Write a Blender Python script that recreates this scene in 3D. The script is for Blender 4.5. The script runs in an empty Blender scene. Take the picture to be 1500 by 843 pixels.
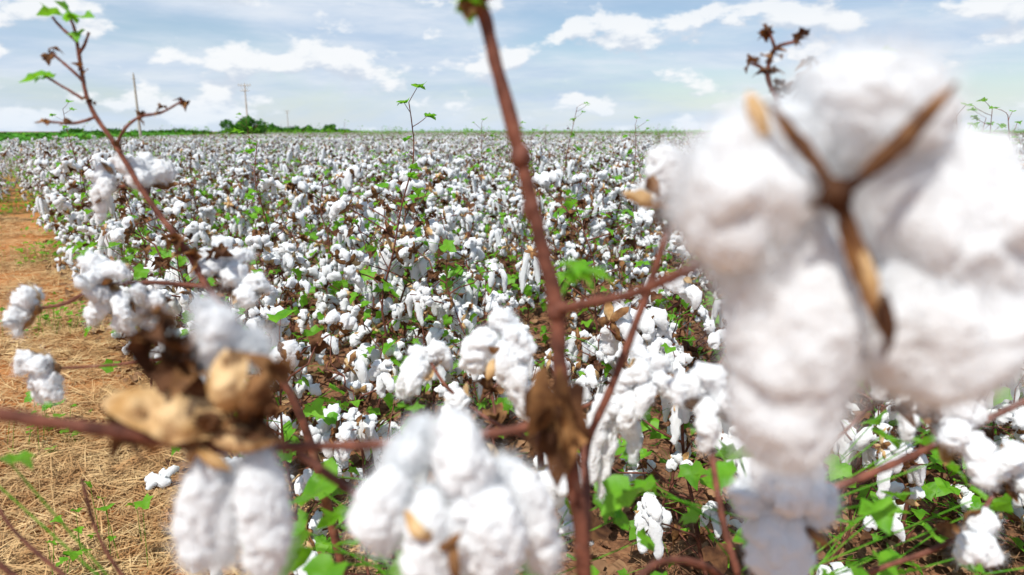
import bpy, math
import numpy as np
from mathutils import Vector, Matrix
rng = np.random.default_rng(7)
scene = bpy.context.scene

# ------------------------------------------------------------------ noise
def _h(ix, iy, iz, s):
    n = (ix*73856093) ^ (iy*19349663) ^ (iz*83492791) ^ (s*2654435)
    n = (n ^ (n >> 13)) * 1274126177
    n = n & 0x7fffffff
    n = (n ^ (n >> 16)) & 0xffff
    return n/32767.5-1.0
def vnoise(p, s=0):
    p = np.asarray(p, float)
    i = np.floor(p).astype(np.int64); f = p-i; u = f*f*(3-2*f)
    r = 0
    for dx in (0, 1):
        wx = u[..., 0] if dx else 1-u[..., 0]
        for dy in (0, 1):
            wy = u[..., 1] if dy else 1-u[..., 1]
            for dz in (0, 1):
                wz = u[..., 2] if dz else 1-u[..., 2]
                r = r+wx*wy*wz*_h(i[..., 0]+dx, i[..., 1]+dy, i[..., 2]+dz, s)
    return r
def nrm(v):
    v = np.asarray(v, float)
    return v/(np.linalg.norm(v, axis=-1, keepdims=True)+1e-12)

# ------------------------------------------------------------------ mesh accumulator
class MB:
    def __init__(s): s.v=[]; s.n=0; s.f4=[]; s.m4=[]; s.f3=[]; s.m3=[]
    def add(s, v, quads=None, tris=None, mat=0):
        v = np.asarray(v, float).reshape(-1, 3)
        if quads is not None and len(quads):
            q = np.asarray(quads, np.int64)+s.n; s.f4.append(q); s.m4.append(np.full(len(q), mat))
        if tris is not None and len(tris):
            t = np.asarray(tris, np.int64)+s.n; s.f3.append(t); s.m3.append(np.full(len(t), mat))
        s.v.append(v); s.n += len(v)
    def obj(s, name, mats, smooth=True, link=True):
        V = np.concatenate(s.v)
        q = np.concatenate(s.f4) if s.f4 else np.zeros((0, 4), int)
        t = np.concatenate(s.f3) if s.f3 else np.zeros((0, 3), int)
        mq = np.concatenate(s.m4) if s.m4 else np.zeros(0, int)
        mt = np.concatenate(s.m3) if s.m3 else np.zeros(0, int)
        me = bpy.data.meshes.new(name)
        me.vertices.add(len(V)); me.vertices.foreach_set('co', V.ravel())
        nl = q.size+t.size; me.loops.add(nl)
        me.loops.foreach_set('vertex_index', np.concatenate([q.ravel(), t.ravel()]).astype(np.int32))
        me.polygons.add(len(q)+len(t))
        st = np.concatenate([np.arange(len(q))*4, len(q)*4+np.arange(len(t))*3]).astype(np.int32)
        me.polygons.foreach_set('loop_start', st)
        me.polygons.foreach_set('material_index', np.concatenate([mq, mt]).astype(np.int32))
        me.polygons.foreach_set('use_smooth', np.full(len(q)+len(t), smooth))
        for m in mats: me.materials.append(m)
        me.update(calc_edges=True); me.validate()
        o = bpy.data.objects.new(name, me)
        if link: scene.collection.objects.link(o)
        return o

def resample(path, s):
    path = np.asarray(path, float); n = len(path)
    x = np.asarray(s)*(n-1)
    i = np.clip(np.floor(x).astype(int), 0, n-2); f = (x-i)[:, None]
    p0 = path[np.clip(i-1, 0, n-1)]; p1 = path[i]; p2 = path[i+1]; p3 = path[np.clip(i+2, 0, n-1)]
    return .5*((2*p1)+(-p0+p2)*f+(2*p0-5*p1+4*p2-p3)*f*f+(-p0+3*p1-3*p2+p3)*f**3)
def frames(P):
    T = nrm(np.gradient(P, axis=0))
    ref = np.array([.31, .8, .1]) if abs(T[:, 2]).mean() > .5 else np.array([.1, .15, 1.])
    N = nrm(np.cross(T, ref)); B = np.cross(T, N)
    return T, N, B
def grid_quads(nr, ns):
    a = np.arange(nr-1)[:, None]*ns; j = np.arange(ns)[None]; k = (j+1) % ns
    return np.stack([a+j, a+k, a+ns+k, a+ns+j], -1).reshape(-1, 4)

def tube(mb, path, radii, mat, ns=6, nr=None, bump=.0, smoothp=True):
    path = np.asarray(path, float); nr = nr or max(len(path)*3, 4)
    s = np.linspace(0, 1, nr)
    P = resample(path, s); R = np.interp(s, np.linspace(0, 1, len(radii)), radii)
    T, N, B = frames(P)
    a = np.linspace(0, 2*np.pi, ns, endpoint=False)
    ring = np.cos(a)[None, :, None]*N[:, None]+np.sin(a)[None, :, None]*B[:, None]
    V = P[:, None]+ring*R[:, None, None]
    if bump: V = V+ring*(vnoise(V*(.6/ max(R.mean(), 1e-4)), 3)*bump*R[:, None])[..., None]
    mb.add(V, quads=grid_quads(nr, ns), mat=mat)

def puff(mb, path, radii, mat=0, ns=12, nr=12, amp=.28, fib=30, fl=.007, fw=.00022, seed=None, fine=.08, mid=.5):
    """one lock of cotton: rounded lobe along a path, broken into seed-sized tufts, with loose fibres"""
    seed = int(rng.integers(1, 9999)) if seed is None else seed
    th = np.linspace(.06, np.pi-.06, nr)
    s = (1-np.cos(th))/2
    P = resample(path, s)
    R = np.interp(s, np.linspace(0, 1, len(radii)), radii)*np.sin(th)**.6
    T, N, B = frames(P)
    a = np.linspace(0, 2*np.pi, ns, endpoint=False)
    ring = np.cos(a)[None, :, None]*N[:, None]+np.sin(a)[None, :, None]*B[:, None]
    V = P[:, None]+ring*R[:, None, None]
    Rm = float(np.mean(radii))
    warp = np.stack([vnoise(V/(Rm*.7)+k*13+seed, seed+9+k) for k in range(3)], -1) if ns > 9 else 0
    n1 = np.abs(vnoise((V+warp*Rm*.35)/(Rm*1.0)+seed, seed))
    n2 = np.abs(vnoise((V+warp*Rm*.25)/(Rm*.42)+seed, seed+1))
    n3 = vnoise(V/(Rm*.15)+seed, seed+2)
    n4 = vnoise(V/(Rm*.07)+seed, seed+4) if ns > 25 else 0
    d = amp*(n1*2.2-.5)+amp*mid*(n2*2-.5)+fine*n3+fine*.6*n4
    V = V+ring*(R[:, None]*d)[..., None]+T[:, None]*(n3*Rm*.05)[..., None]
    base = V.reshape(-1, 3)
    q = grid_quads(nr, ns)
    mb.add(np.concatenate([base, P[:1]-T[:1]*Rm*.03, P[-1:]+T[-1:]*Rm*.03]), quads=q,
           tris=[[nr*ns, (j+1) % ns, j] for j in range(ns)]+[[nr*ns+1, (nr-1)*ns+j, (nr-1)*ns+(j+1) % ns] for j in range(ns)], mat=mat)
    if fib:
        idx = rng.integers(0, nr*ns, fib)
        p0 = base[idx]; o = nrm((V-P[:, None]).reshape(-1, 3)[idx])
        d1 = nrm(o*.5+rng.normal(0, .75, (fib, 3))); d2 = nrm(d1*.7+rng.normal(0, .8, (fib, 3)))
        L = fl*rng.uniform(.3, 1.3, (fib, 1)); w = nrm(np.cross(d1, rng.normal(0, 1, (fib, 3))))*fw
        p0 = p0-o*.001; p1 = p0+d1*L*.5; p2 = p1+d2*L*.5
        Vf = np.stack([p0-w, p0+w, p1-w*.8, p1+w*.8, p2], 1)
        b = np.arange(fib)[:, None]*5
        mb.add(Vf, quads=b+np.array([[0, 1, 3, 2]]), tris=b+np.array([[2, 3, 4]]), mat=mat)

OUT = np.array([(0,0),(-.16,.2),(-.08,.46),(.14,.52),(.46,.66),(.5,.36),(.72,.24),(1.02,0),(.72,-.24),(.5,-.36),(.46,-.66),(.14,-.52),(-.08,-.46),(-.16,-.2)], float)
OUTL = OUT[[0, 2, 4, 5, 7, 9, 10, 12]]
def leaf(mb, pos, d, size, mat, cup=.25, curl=.25, narrow=1.0, low=False):
    d = nrm(d); up = nrm(np.array([0, 0, 1.])+rng.normal(0, .35, 3)); side = nrm(np.cross(up, d)); nz = np.cross(d, side)
    O = OUTL if low else OUT
    inner = O*.5+np.array([.17, 0])
    pts = np.concatenate([O, [[.33, 0]]]) if low else np.concatenate([O, inner, [[.33, 0]]])
    pts = pts+rng.normal(0, .03, pts.shape)
    x, y = pts[:, 0], pts[:, 1]*narrow
    z = cup*np.abs(y)-curl*x*x+.09*np.sin(x*9+y*7+rng.uniform(0, 6))
    V = np.asarray(pos)+size*(x[:, None]*d+y[:, None]*side+z[:, None]*nz)
    n = len(O); j = np.arange(n); k = (j+1) % n
    if low: mb.add(V, tris=np.stack([j, k, np.full(n, n)], 1), mat=mat)
    else: mb.add(V, quads=np.stack([j, k, n+k, n+j], 1), tris=np.stack([n+j, n+k, np.full(n, 2*n)], 1), mat=mat)

def carpel(mb, base, tip, width, mat, normal, bulge=.3, nl=7, nw=5, cup=.35, rag=.07):
    base = np.asarray(base, float); tip = np.asarray(tip, float); ax = tip-base; L = np.linalg.norm(ax)
    side = nrm(np.cross(ax, normal)); nn = nrm(np.cross(side, ax))
    t = np.linspace(0, 1, nl)[:, None]; w = np.linspace(-1, 1, nw)[None]
    prof = np.sin(np.pi*np.clip(t*.86+.12, 0, 1))**.8
    if nl > 8: prof = prof*(1+.18*vnoise(np.stack([t[:, 0]*5, t[:, 0]*0+base[0]*900, t[:, 0]*0], -1), 8)[:, None])
    V = base+ax*t[..., None]+side*(width*.5*prof*w)[..., None]+nn*(bulge*L*np.sin(np.pi*t)*np.ones_like(w)-cup*width*prof*w*w)[..., None]
    V = V+ (vnoise(V*260, 5)*width*rag)[..., None]*nn+(vnoise(V*90, 6)*width*rag*1.5)[..., None]*nn
    a = (np.arange(nl-1)[:, None]*nw+np.arange(nw-1)[None]).ravel()
    mb.add(V, quads=np.stack([a, a+1, a+nw+1, a+nw], 1), mat=mat)

# ------------------------------------------------------------------ materials
def new_mat(name):
    m = bpy.data.materials.new(name); m.use_nodes = True; nt = m.node_tree; nt.nodes.clear()
    return m, nt, nt.nodes.new('ShaderNodeOutputMaterial')
def N(nt, t, **k):
    n = nt.nodes.new(t)
    for a, b in k.items(): setattr(n, a, b)
    return n
def organic(name, c1, c2, scale=30, rough=.8, transl=0., bump=.3, bscale=200, spec=.2, c3=None, tcol=None, bdist=.002, p3=.85, det=4, bdet=3):
    m, nt, out = new_mat(name); L = nt.links.new
    tc = N(nt, 'ShaderNodeTexCoord'); oi = N(nt, 'ShaderNodeObjectInfo')
    nz = N(nt, 'ShaderNodeTexNoise'); nz.inputs['Scale'].default_value = scale; nz.inputs['Detail'].default_value = det
    L(tc.outputs['Object'], nz.inputs['Vector'])
    r = N(nt, 'ShaderNodeValToRGB'); r.color_ramp.elements[0].position = .35; r.color_ramp.elements[1].position = .65
    r.color_ramp.elements[0].color = (*c1, 1); r.color_ramp.elements[1].color = (*c2, 1)
    if c3: e = r.color_ramp.elements.new(p3); e.color = (*c3, 1)
    L(nz.outputs['Fac'], r.inputs[0])
    hs = N(nt, 'ShaderNodeHueSaturation'); mr = N(nt, 'ShaderNodeMapRange'); mr.inputs['To Min'].default_value = .85; mr.inputs['To Max'].default_value = 1.15
    L(oi.outputs['Random'], mr.inputs[0]); L(mr.outputs[0], hs.inputs['Value']); L(r.outputs[0], hs.inputs['Color'])
    p = N(nt, 'ShaderNodeBsdfPrincipled'); p.inputs['Roughness'].default_value = rough; p.inputs['Specular IOR Level'].default_value = spec
    L(hs.outputs[0], p.inputs['Base Color'])
    if bump:
        b = N(nt, 'ShaderNodeBump'); b.inputs['Strength'].default_value = bump; b.inputs['Distance'].default_value = bdist
        n2 = N(nt, 'ShaderNodeTexNoise'); n2.inputs['Scale'].default_value = bscale; n2.inputs['Detail'].default_value = bdet
        L(tc.outputs['Object'], n2.inputs['Vector']); L(n2.outputs['Fac'], b.inputs['Height']); L(b.outputs[0], p.inputs['Normal'])
    if transl:
        t = N(nt, 'ShaderNodeBsdfTranslucent')
        if tcol: t.inputs['Color'].default_value = (*tcol, 1)
        else: L(hs.outputs[0], t.inputs['Color'])
        mx = N(nt, 'ShaderNodeMixShader'); mx.inputs[0].default_value = transl
        L(p.outputs[0], mx.inputs[1]); L(t.outputs[0], mx.inputs[2]); L(mx.outputs[0], out.inputs[0])
    else: L(p.outputs[0], out.inputs[0])
    return m
def cotton_mat():
    m, nt, out = new_mat('cotton_fibre'); L = nt.links.new
    tc = N(nt, 'ShaderNodeTexCoord')
    n2 = N(nt, 'ShaderNodeTexNoise'); n2.inputs['Scale'].default_value = 240; n2.inputs['Detail'].default_value = 2; L(tc.outputs['Object'], n2.inputs['Vector'])
    b = N(nt, 'ShaderNodeBump'); b.inputs['Strength'].default_value = .8; b.inputs['Distance'].default_value = .003; L(n2.outputs['Fac'], b.inputs['Height'])
    d = N(nt, 'ShaderNodeBsdfDiffuse'); d.inputs['Color'].default_value = (.895, .91, .92, 1); d.inputs['Roughness'].default_value = .6; L(b.outputs[0], d.inputs['Normal'])
    t = N(nt, 'ShaderNodeBsdfTranslucent'); t.inputs['Color'].default_value = (.88, .91, .94, 1)
    mx = N(nt, 'ShaderNodeMixShader'); mx.inputs[0].default_value = .27
    L(d.outputs[0], mx.inputs[1]); L(t.outputs[0], mx.inputs[2]); L(mx.outputs[0], out.inputs[0])
    return m
M_COT = cotton_mat()
M_STEM = organic('stem_bark', (.085, .032, .022), (.22, .08, .05), 60, .75, 0, .5, 300, .25, c3=(.3, .18, .12))
M_LEAF = organic('cotton_leaf', (.08, .28, .012), (.18, .43, .025), 22, .5, .42, .3, 120, .35, tcol=(.30, .72, .03))
M_BUR = organic('dry_bur', (.10, .045, .02), (.32, .16, .06), 55, .75, .10, .5, 200, .2, c3=(.5, .32, .15), p3=.78)
M_TAN = organic('bur_inner', (.44, .25, .09), (.70, .50, .27), 45, .7, .12, .5, 200, .2, c3=(.16, .07, .03), p3=.74)
M_DRY = organic('dry_leaf', (.05, .022, .013), (.18, .085, .04), 30, .85, .15, .5, 150, .1, c3=(.3, .2, .12))
PM = [M_COT, M_STEM, M_LEAF, M_BUR, M_TAN, M_DRY]

# ------------------------------------------------------------------ generic boll
LOD = 0
def boll(mb, pos, axis, size=1., hi=False, droop=None, nl=None):
    pos = np.asarray(pos, float); axis = nrm(axis)
    a = nrm(np.cross(axis, [.3, .5, .81])); b = np.cross(axis, a)
    nlk = nl or int(rng.integers(4, 6)); ph = rng.uniform(0, 6.28)
    dr = rng.uniform(.1, .7)*(2.2 if rng.random() < .30 else .8) if droop is None else droop
    for k in range(nlk):
        an = ph+k*2*np.pi/nlk+rng.normal(0, .2); rad = np.cos(an)*a+np.sin(an)*b
        an2 = an+np.pi/nlk; rad2 = np.cos(an2)*a+np.sin(an2)*b
        tip = pos+rad2*.046*size*rng.uniform(.8, 1.15)+axis*.016*size*rng.uniform(-.5, 1.8)
        carpel(mb, pos-axis*.004, tip, .022*size, 3 if rng.random() < .75 else 4, -axis, bulge=.18, nl=4 if LOD else 7, nw=3 if LOD else 5, rag=.15)
        if rng.random() < .08: continue
        Lk = size*rng.uniform(.028, .046); R = size*rng.uniform(.0115, .0168)
        hang = size*.05*dr*rng.uniform(.2, 1.5)
        p0 = pos+axis*.006*size+rad*.006*size
        p1 = p0+(rad*.6+axis*.45)*Lk*.6+rng.normal(0, .002, 3)
        p2 = p0+(rad*.85+axis*.35)*Lk+np.array([0, 0, -hang*.45])+rng.normal(0, .003, 3)
        p3 = p2+np.array([0, 0, -hang])+rad*.004+rng.normal(0, .005, 3)
        rr = [R*.75, R*1.08, R, R*rng.uniform(.55, .9)]
        if hi: puff(mb, [p0, p1, p2, p3], rr, ns=34, nr=38, fib=700, fl=.013, fw=.00012, amp=.34, fine=.08)
        elif LOD: puff(mb, [p0, p1, p2, p3], rr, ns=7, nr=7, fib=0, amp=.4)
        else: puff(mb, [p0, p1, p2, p3], rr, ns=15, nr=17, fib=50, fl=.013, fw=.00022, amp=.40, fine=.11)

def plant(seed, h=1.0, tall=False, leaves=14, nb=12, lod=0):
    global rng, LOD
    old = rng; rng = np.random.default_rng(seed); LOD = lod; lo = bool(lod)
    mb = MB()
    lean = rng.normal(0, .07, 2)
    hh = h+(.5 if tall else 0)
    nodes = 9
    zz = np.linspace(0, 1, nodes)
    st = np.stack([lean[0]*zz+rng.normal(0, .014, nodes), lean[1]*zz+rng.normal(0, .014, nodes), hh*zz], 1); st[0] = (0, 0, -.02)
    tube(mb, st, [.0065, .006, .0045, .0034, .002], 1, ns=4 if lo else 6, nr=10 if lo else 22)
    ang = rng.uniform(0, 6.28)
    for i in range(nb):
        f = .22+.78*i/(nb-1); zt = h*f
        o = resample(st, [zt/hh])[0]
        ang += 2.4+rng.normal(0, .3)
        L = (.36-.20*f)*rng.uniform(.6, 1.2); el = rng.uniform(.2, .9)
        d = np.array([np.cos(ang), np.sin(ang), 0])
        k = 4
        pts = [o]
        for j in range(1, k+1):
            sag = np.array([-d[1], d[0], 0])*(.012 if j % 2 else -.012)
            pts.append(o+d*L*j/k+np.array([0, 0, L*el*(j/k)**.9])+sag+rng.normal(0, .006, 3))
        tube(mb, pts, [.0036, .0028, .002], 1, ns=3 if lo else 5, nr=5 if lo else 9)
        if rng.random() < .25:   # bare twig rising out of the canopy
            q = pts[2]; tw = q+np.array([d[0]*.05, d[1]*.05, rng.uniform(.10, .22)])
            tube(mb, [q, (q+tw)/2+rng.normal(0, .012, 3), tw], [.0024, .0016], 1, ns=3 if lo else 5, nr=5)
            for _ in range(3): leaf(mb, tw, rng.normal(0, 1, 3), rng.uniform(.01, .02), 5 if rng.random() < .6 else 2, .6, .5, low=True)
        for j in range(1, k+1):
            if rng.random() < (.68 if j == k else .23):
                off = nrm(rng.normal(0, 1, 3)*[1, 1, .5]+[0, 0, .3])*.024
                tube(mb, [pts[j], pts[j]+off*.6, pts[j]+off], [.0018, .0018, .0026], 1, ns=3 if lo else 4, nr=3)
                boll(mb, pts[j]+off, nrm(d*.5+[0, 0, .35]+rng.normal(0, .6, 3)), rng.uniform(.78, 1.2))
            elif rng.random() < .2:
                for _ in range(4): leaf(mb, pts[j], rng.normal(0, 1, 3)-[0, 0, .3], rng.uniform(.02, .042), 3 if rng.random() < .5 else 5, .6, .6, low=lo)
    for i in range(leaves):
        f = rng.uniform(.12, .97)*h; o = resample(st, [f/hh])[0]; an = rng.uniform(0, 6.28); r = rng.uniform(.05, .25)
        q = o+np.array([np.cos(an)*r, np.sin(an)*r, rng.uniform(.0, .12)])
        if not lo: tube(mb, [o, (o+q)/2+[0, 0, .02], q], [.0013, .001, .001], 2 if rng.random() < .5 else 1, ns=4, nr=5)
        leaf(mb, q, [np.cos(an), np.sin(an), rng.uniform(-.8, .2)], rng.uniform(.025, .065), 2 if rng.random() < .85 else 5, .25, rng.uniform(.1, .5), low=lo)
    n = 10 if tall else 3
    for i in range(n):
        s = 1-.33*i/n if tall else 1-.08*i
        o = resample(st, [s])[0]; an = rng.uniform(0, 6.28); l = rng.uniform(.02, .10)
        q = o+np.array([np.cos(an)*l, np.sin(an)*l, l*.6])
        tube(mb, [o, (o+q)/2+rng.normal(0, .004, 3), q], [.0016, .0012], 1, ns=4, nr=4)
        if tall and rng.random() < .8:
            for _ in range(int(rng.integers(1, 5))): leaf(mb, q, [np.cos(an)+rng.normal(0, .7), np.sin(an)+rng.normal(0, .7), rng.uniform(-.3, .4)], rng.uniform(.02, .048), 2, .3, .3, low=lo)
        else:
            for _ in range(3): leaf(mb, q, rng.normal(0, 1, 3), rng.uniform(.01, .02), 5, .6, .5, low=True)
    rng = old; LOD = 0
    return mb

def scatter(name, pts, rot, scl, idx, coll):
    me = bpy.data.meshes.new(name); me.vertices.add(len(pts)); me.vertices.foreach_set('co', np.asarray(pts, float).ravel())
    a = me.attributes.new('rot', 'FLOAT_VECTOR', 'POINT'); a.data.foreach_set('vector', np.asarray(rot, float).ravel())
    a = me.attributes.new('scl', 'FLOAT_VECTOR', 'POINT'); a.data.foreach_set('vector', np.asarray(scl, float).ravel())
    a = me.attributes.new('idx', 'INT', 'POINT'); a.data.foreach_set('value', np.asarray(idx, np.int32))
    o = bpy.data.objects.new(name, me); scene.collection.objects.link(o)
    ng = bpy.data.node_groups.new(name+'_nodes', 'GeometryNodeTree')
    ng.interface.new_socket('Geometry', in_out='INPUT', socket_type='NodeSocketGeometry')
    ng.interface.new_socket('Geometry', in_out='OUTPUT', socket_type='NodeSocketGeometry')
    gi = ng.nodes.new('NodeGroupInput'); go = ng.nodes.new('NodeGroupOutput')
    ci = ng.nodes.new('GeometryNodeCollectionInfo'); ci.inputs['Collection'].default_value = coll
    ci.inputs['Separate Children'].default_value = True; ci.inputs['Reset Children'].default_value = True
    ip = ng.nodes.new('GeometryNodeInstanceOnPoints'); ip.inputs['Pick Instance'].default_value = True
    def na(t, nm):
        n = ng.nodes.new('GeometryNodeInputNamedAttribute'); n.data_type = t; n.inputs['Name'].default_value = nm; return n
    er = ng.nodes.new('FunctionNodeEulerToRotation')
    L = ng.links.new
    L(gi.outputs[0], ip.inputs['Points']); L(ci.outputs[0], ip.inputs['Instance'])
    L(na('INT', 'idx').outputs[0], ip.inputs['Instance Index'])
    L(na('FLOAT_VECTOR', 'rot').outputs[0], er.inputs[0]); L(er.outputs[0], ip.inputs['Rotation'])
    L(na('FLOAT_VECTOR', 'scl').outputs[0], ip.inputs['Scale']); L(ip.outputs[0], go.inputs[0])
    md = o.modifiers.new('scatter', 'NODES'); md.node_group = ng
    return o

NV = 10
coll = bpy.data.collections.new('cotton_plants')
HT = [.92, 1.0, .95, 1.05, .88, .98, 1.02, .93, 1.0, 1.0]; LV = [24, 32, 44, 20, 30, 36, 26, 42, 26, 28]; NBR = [13, 12, 14, 12, 13, 14, 11, 13, 10, 11]
for lod in (0, 1):
    for i in range(NV):
        mb = plant(100+i, h=HT[i], tall=i >= 8, leaves=LV[i], nb=NBR[i], lod=lod)
        o = mb.obj('cotton_plant_%02d' % (i+lod*10), PM, link=False); coll.objects.link(o)

def edge_x(y): return np.interp(y, [0, 2, 3.8, 9.0, 12, 15, 25, 90, 330], [.35, -.75, -2.1, -6.2, -9.6, -13.6, -20, -38, -130])
e = np.array([-.6, .8]); nn = np.array([.8, .6]); E0 = np.array([-.75, 2.])
P = []
for k in range(-14, 110):
    base = E0+nn*(k*.84+.08)
    s = np.arange(-70, 75, .27)
    q = base[None]+e[None]*s[:, None]+rng.normal(0, .06, (len(s), 2))
    y = q[:, 1]; x = q[:, 0]
    keep = (y > .55) & (y < 30) & (np.abs(x) < .86*y+2.0) & (x > edge_x(y)+rng.normal(0, .15, len(s))) & (np.hypot(x, y) > 1.02)
    keep &= rng.random(len(s)) < .86+.16*vnoise(np.stack([x, y, 0*x], -1)*.7, 31)
    P.append(q[keep])
P = np.concatenate(P); n = len(P)
idx = rng.integers(0, 8, n)
tallm = rng.random(n) < np.where(P[:, 1] < 3, .0, .034); idx[tallm] = rng.integers(8, 10, tallm.sum())
extra = [(-.60, 2.6, 8, 1.04), (1.28, 2.0, 9, 1.0), (1.9, 2.6, 8, 1.0), (-1.05, 3.2, 8, .93), (2.6, 3.4, 9, 1.02), (.95, 3.6, 8, .95), (-.2, 6.0, 9, 1.0), (2.2, 5.2, 8, 1.0), (1.50, 2.05, 9, 1.02), (2.3, 3.2, 8, 1.), (2.0, 2.9, 9, 1.03), (1.75, 2.4, 8, 1.0), (2.9, 4.1, 9, 1.05), (3.4, 5.0, 8, 1.02), (1.0, 5.5, 9, 1.), (.3, 5.2, 8, .96)]
pts = np.concatenate([np.c_[P, np.zeros(n)], [(a, b, 0) for a, b, c, d in extra]])
idx = np.concatenate([idx, [c for a, b, c, d in extra]])
idx = idx+np.where(pts[:, 1] > 8.0, 10, 0)
n = len(pts)
sc = rng.uniform(.84, 1.14, n)*np.where(pts[:, 1] < 1.6, .93, 1.); sc[-len(extra):] = [d for *_, d in extra]
rot = np.c_[rng.normal(0, .09, n), rng.normal(0, .09, n), rng.uniform(0, 6.28, n)]
scatter('cotton_field', pts, rot, np.repeat(sc[:, None], 3, 1), idx, coll)

# far field patches
import bmesh
bm = bmesh.new(); bmesh.ops.create_icosphere(bm, subdivisions=1, radius=1); ICOv = np.array([v.co[:] for v in bm.verts]); ICOf = np.array([[v.index for v in f.verts] for f in bm.faces]); bm.free()
coll2 = bpy.data.collections.new('cotton_patches')
for i in range(3):
    mb = MB(); S = 6.; nbm = 1350
    c = np.c_[rng.uniform(-S/2, S/2, nbm), rng.uniform(-S/2, S/2, nbm), 1.02-np.abs(rng.normal(0, .22, nbm))]
    c[:, 2] = np.clip(c[:, 2], .2, 1.1)
    r = rng.uniform(.02, .042, nbm)
    V = c[:, None]+ICOv[None]*r[:, None, None]*rng.uniform(.6, 1.35, (nbm, 12, 1))*np.array([1, 1, 1.1])
    mb.add(V, tris=(np.arange(nbm)[:, None, None]*12+ICOf[None]).reshape(-1, 3), mat=0)
    for (cnt, sz, mt, z0, z1) in ((1500, .05, 2, .3, 1.05), (1500, .05, 5, .3, 1.08), (900, .045, 3, .5, 1.06)):
        c = np.c_[rng.uniform(-S/2, S/2, cnt), rng.uniform(-S/2, S/2, cnt), rng.uniform(z0, z1, cnt)]
        V = c[:, None]+rng.normal(0, sz*.7, (cnt, 3, 3)); mb.add(V, tris=np.arange(cnt*3).reshape(-1, 3), mat=mt)
    cnt = 800
    c = np.c_[rng.uniform(-S/2, S/2, cnt), rng.uniform(-S/2, S/2, cnt), np.zeros(cnt)]
    t = c+np.c_[rng.normal(0, .06, (cnt, 2)), rng.uniform(.85, 1.25, cnt)]
    V = np.stack([c, c+[.012, .005, 0], t], 1); mb.add(V, tris=np.arange(cnt*3).reshape(-1, 3), mat=1)
    for tq in range(5):  # taller leafy shoots
        c0 = np.array([rng.uniform(-S/2, S/2), rng.uniform(-S/2, S/2), rng.uniform(1.25, 1.5)])
        mb.add([[c0[0]-.008, c0[1], .8], [c0[0]+.008, c0[1], .8], c0], tris=[[0, 1, 2]], mat=1)
        V = (c0+rng.normal(0, .06, (14, 3)))[:, None]+rng.normal(0, .03, (14, 3, 3)); mb.add(V, tris=np.arange(42).reshape(-1, 3), mat=2)
    o = mb.obj('cotton_patch_%d' % i, PM, smooth=False, link=False); coll2.objects.link(o)
g = []
for yy in np.arange(31.5, 330, 5.6):
    for xx in np.arange(-.86*yy-12, .86*yy+12, 5.6):
        if xx > edge_x(yy)+2.5: g.append((xx+rng.normal(0, .3), yy+rng.normal(0, .3), 0))
g = np.array(g); n = len(g)
scatter('distant_cotton_field', g, np.c_[np.zeros(n), np.zeros(n), rng.integers(0, 4, n)*np.pi/2+rng.normal(0, .1, n)], np.c_[np.ones((n, 2)), rng.uniform(.88, 1.12, n)], rng.integers(0, 3, n), coll2)

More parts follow.
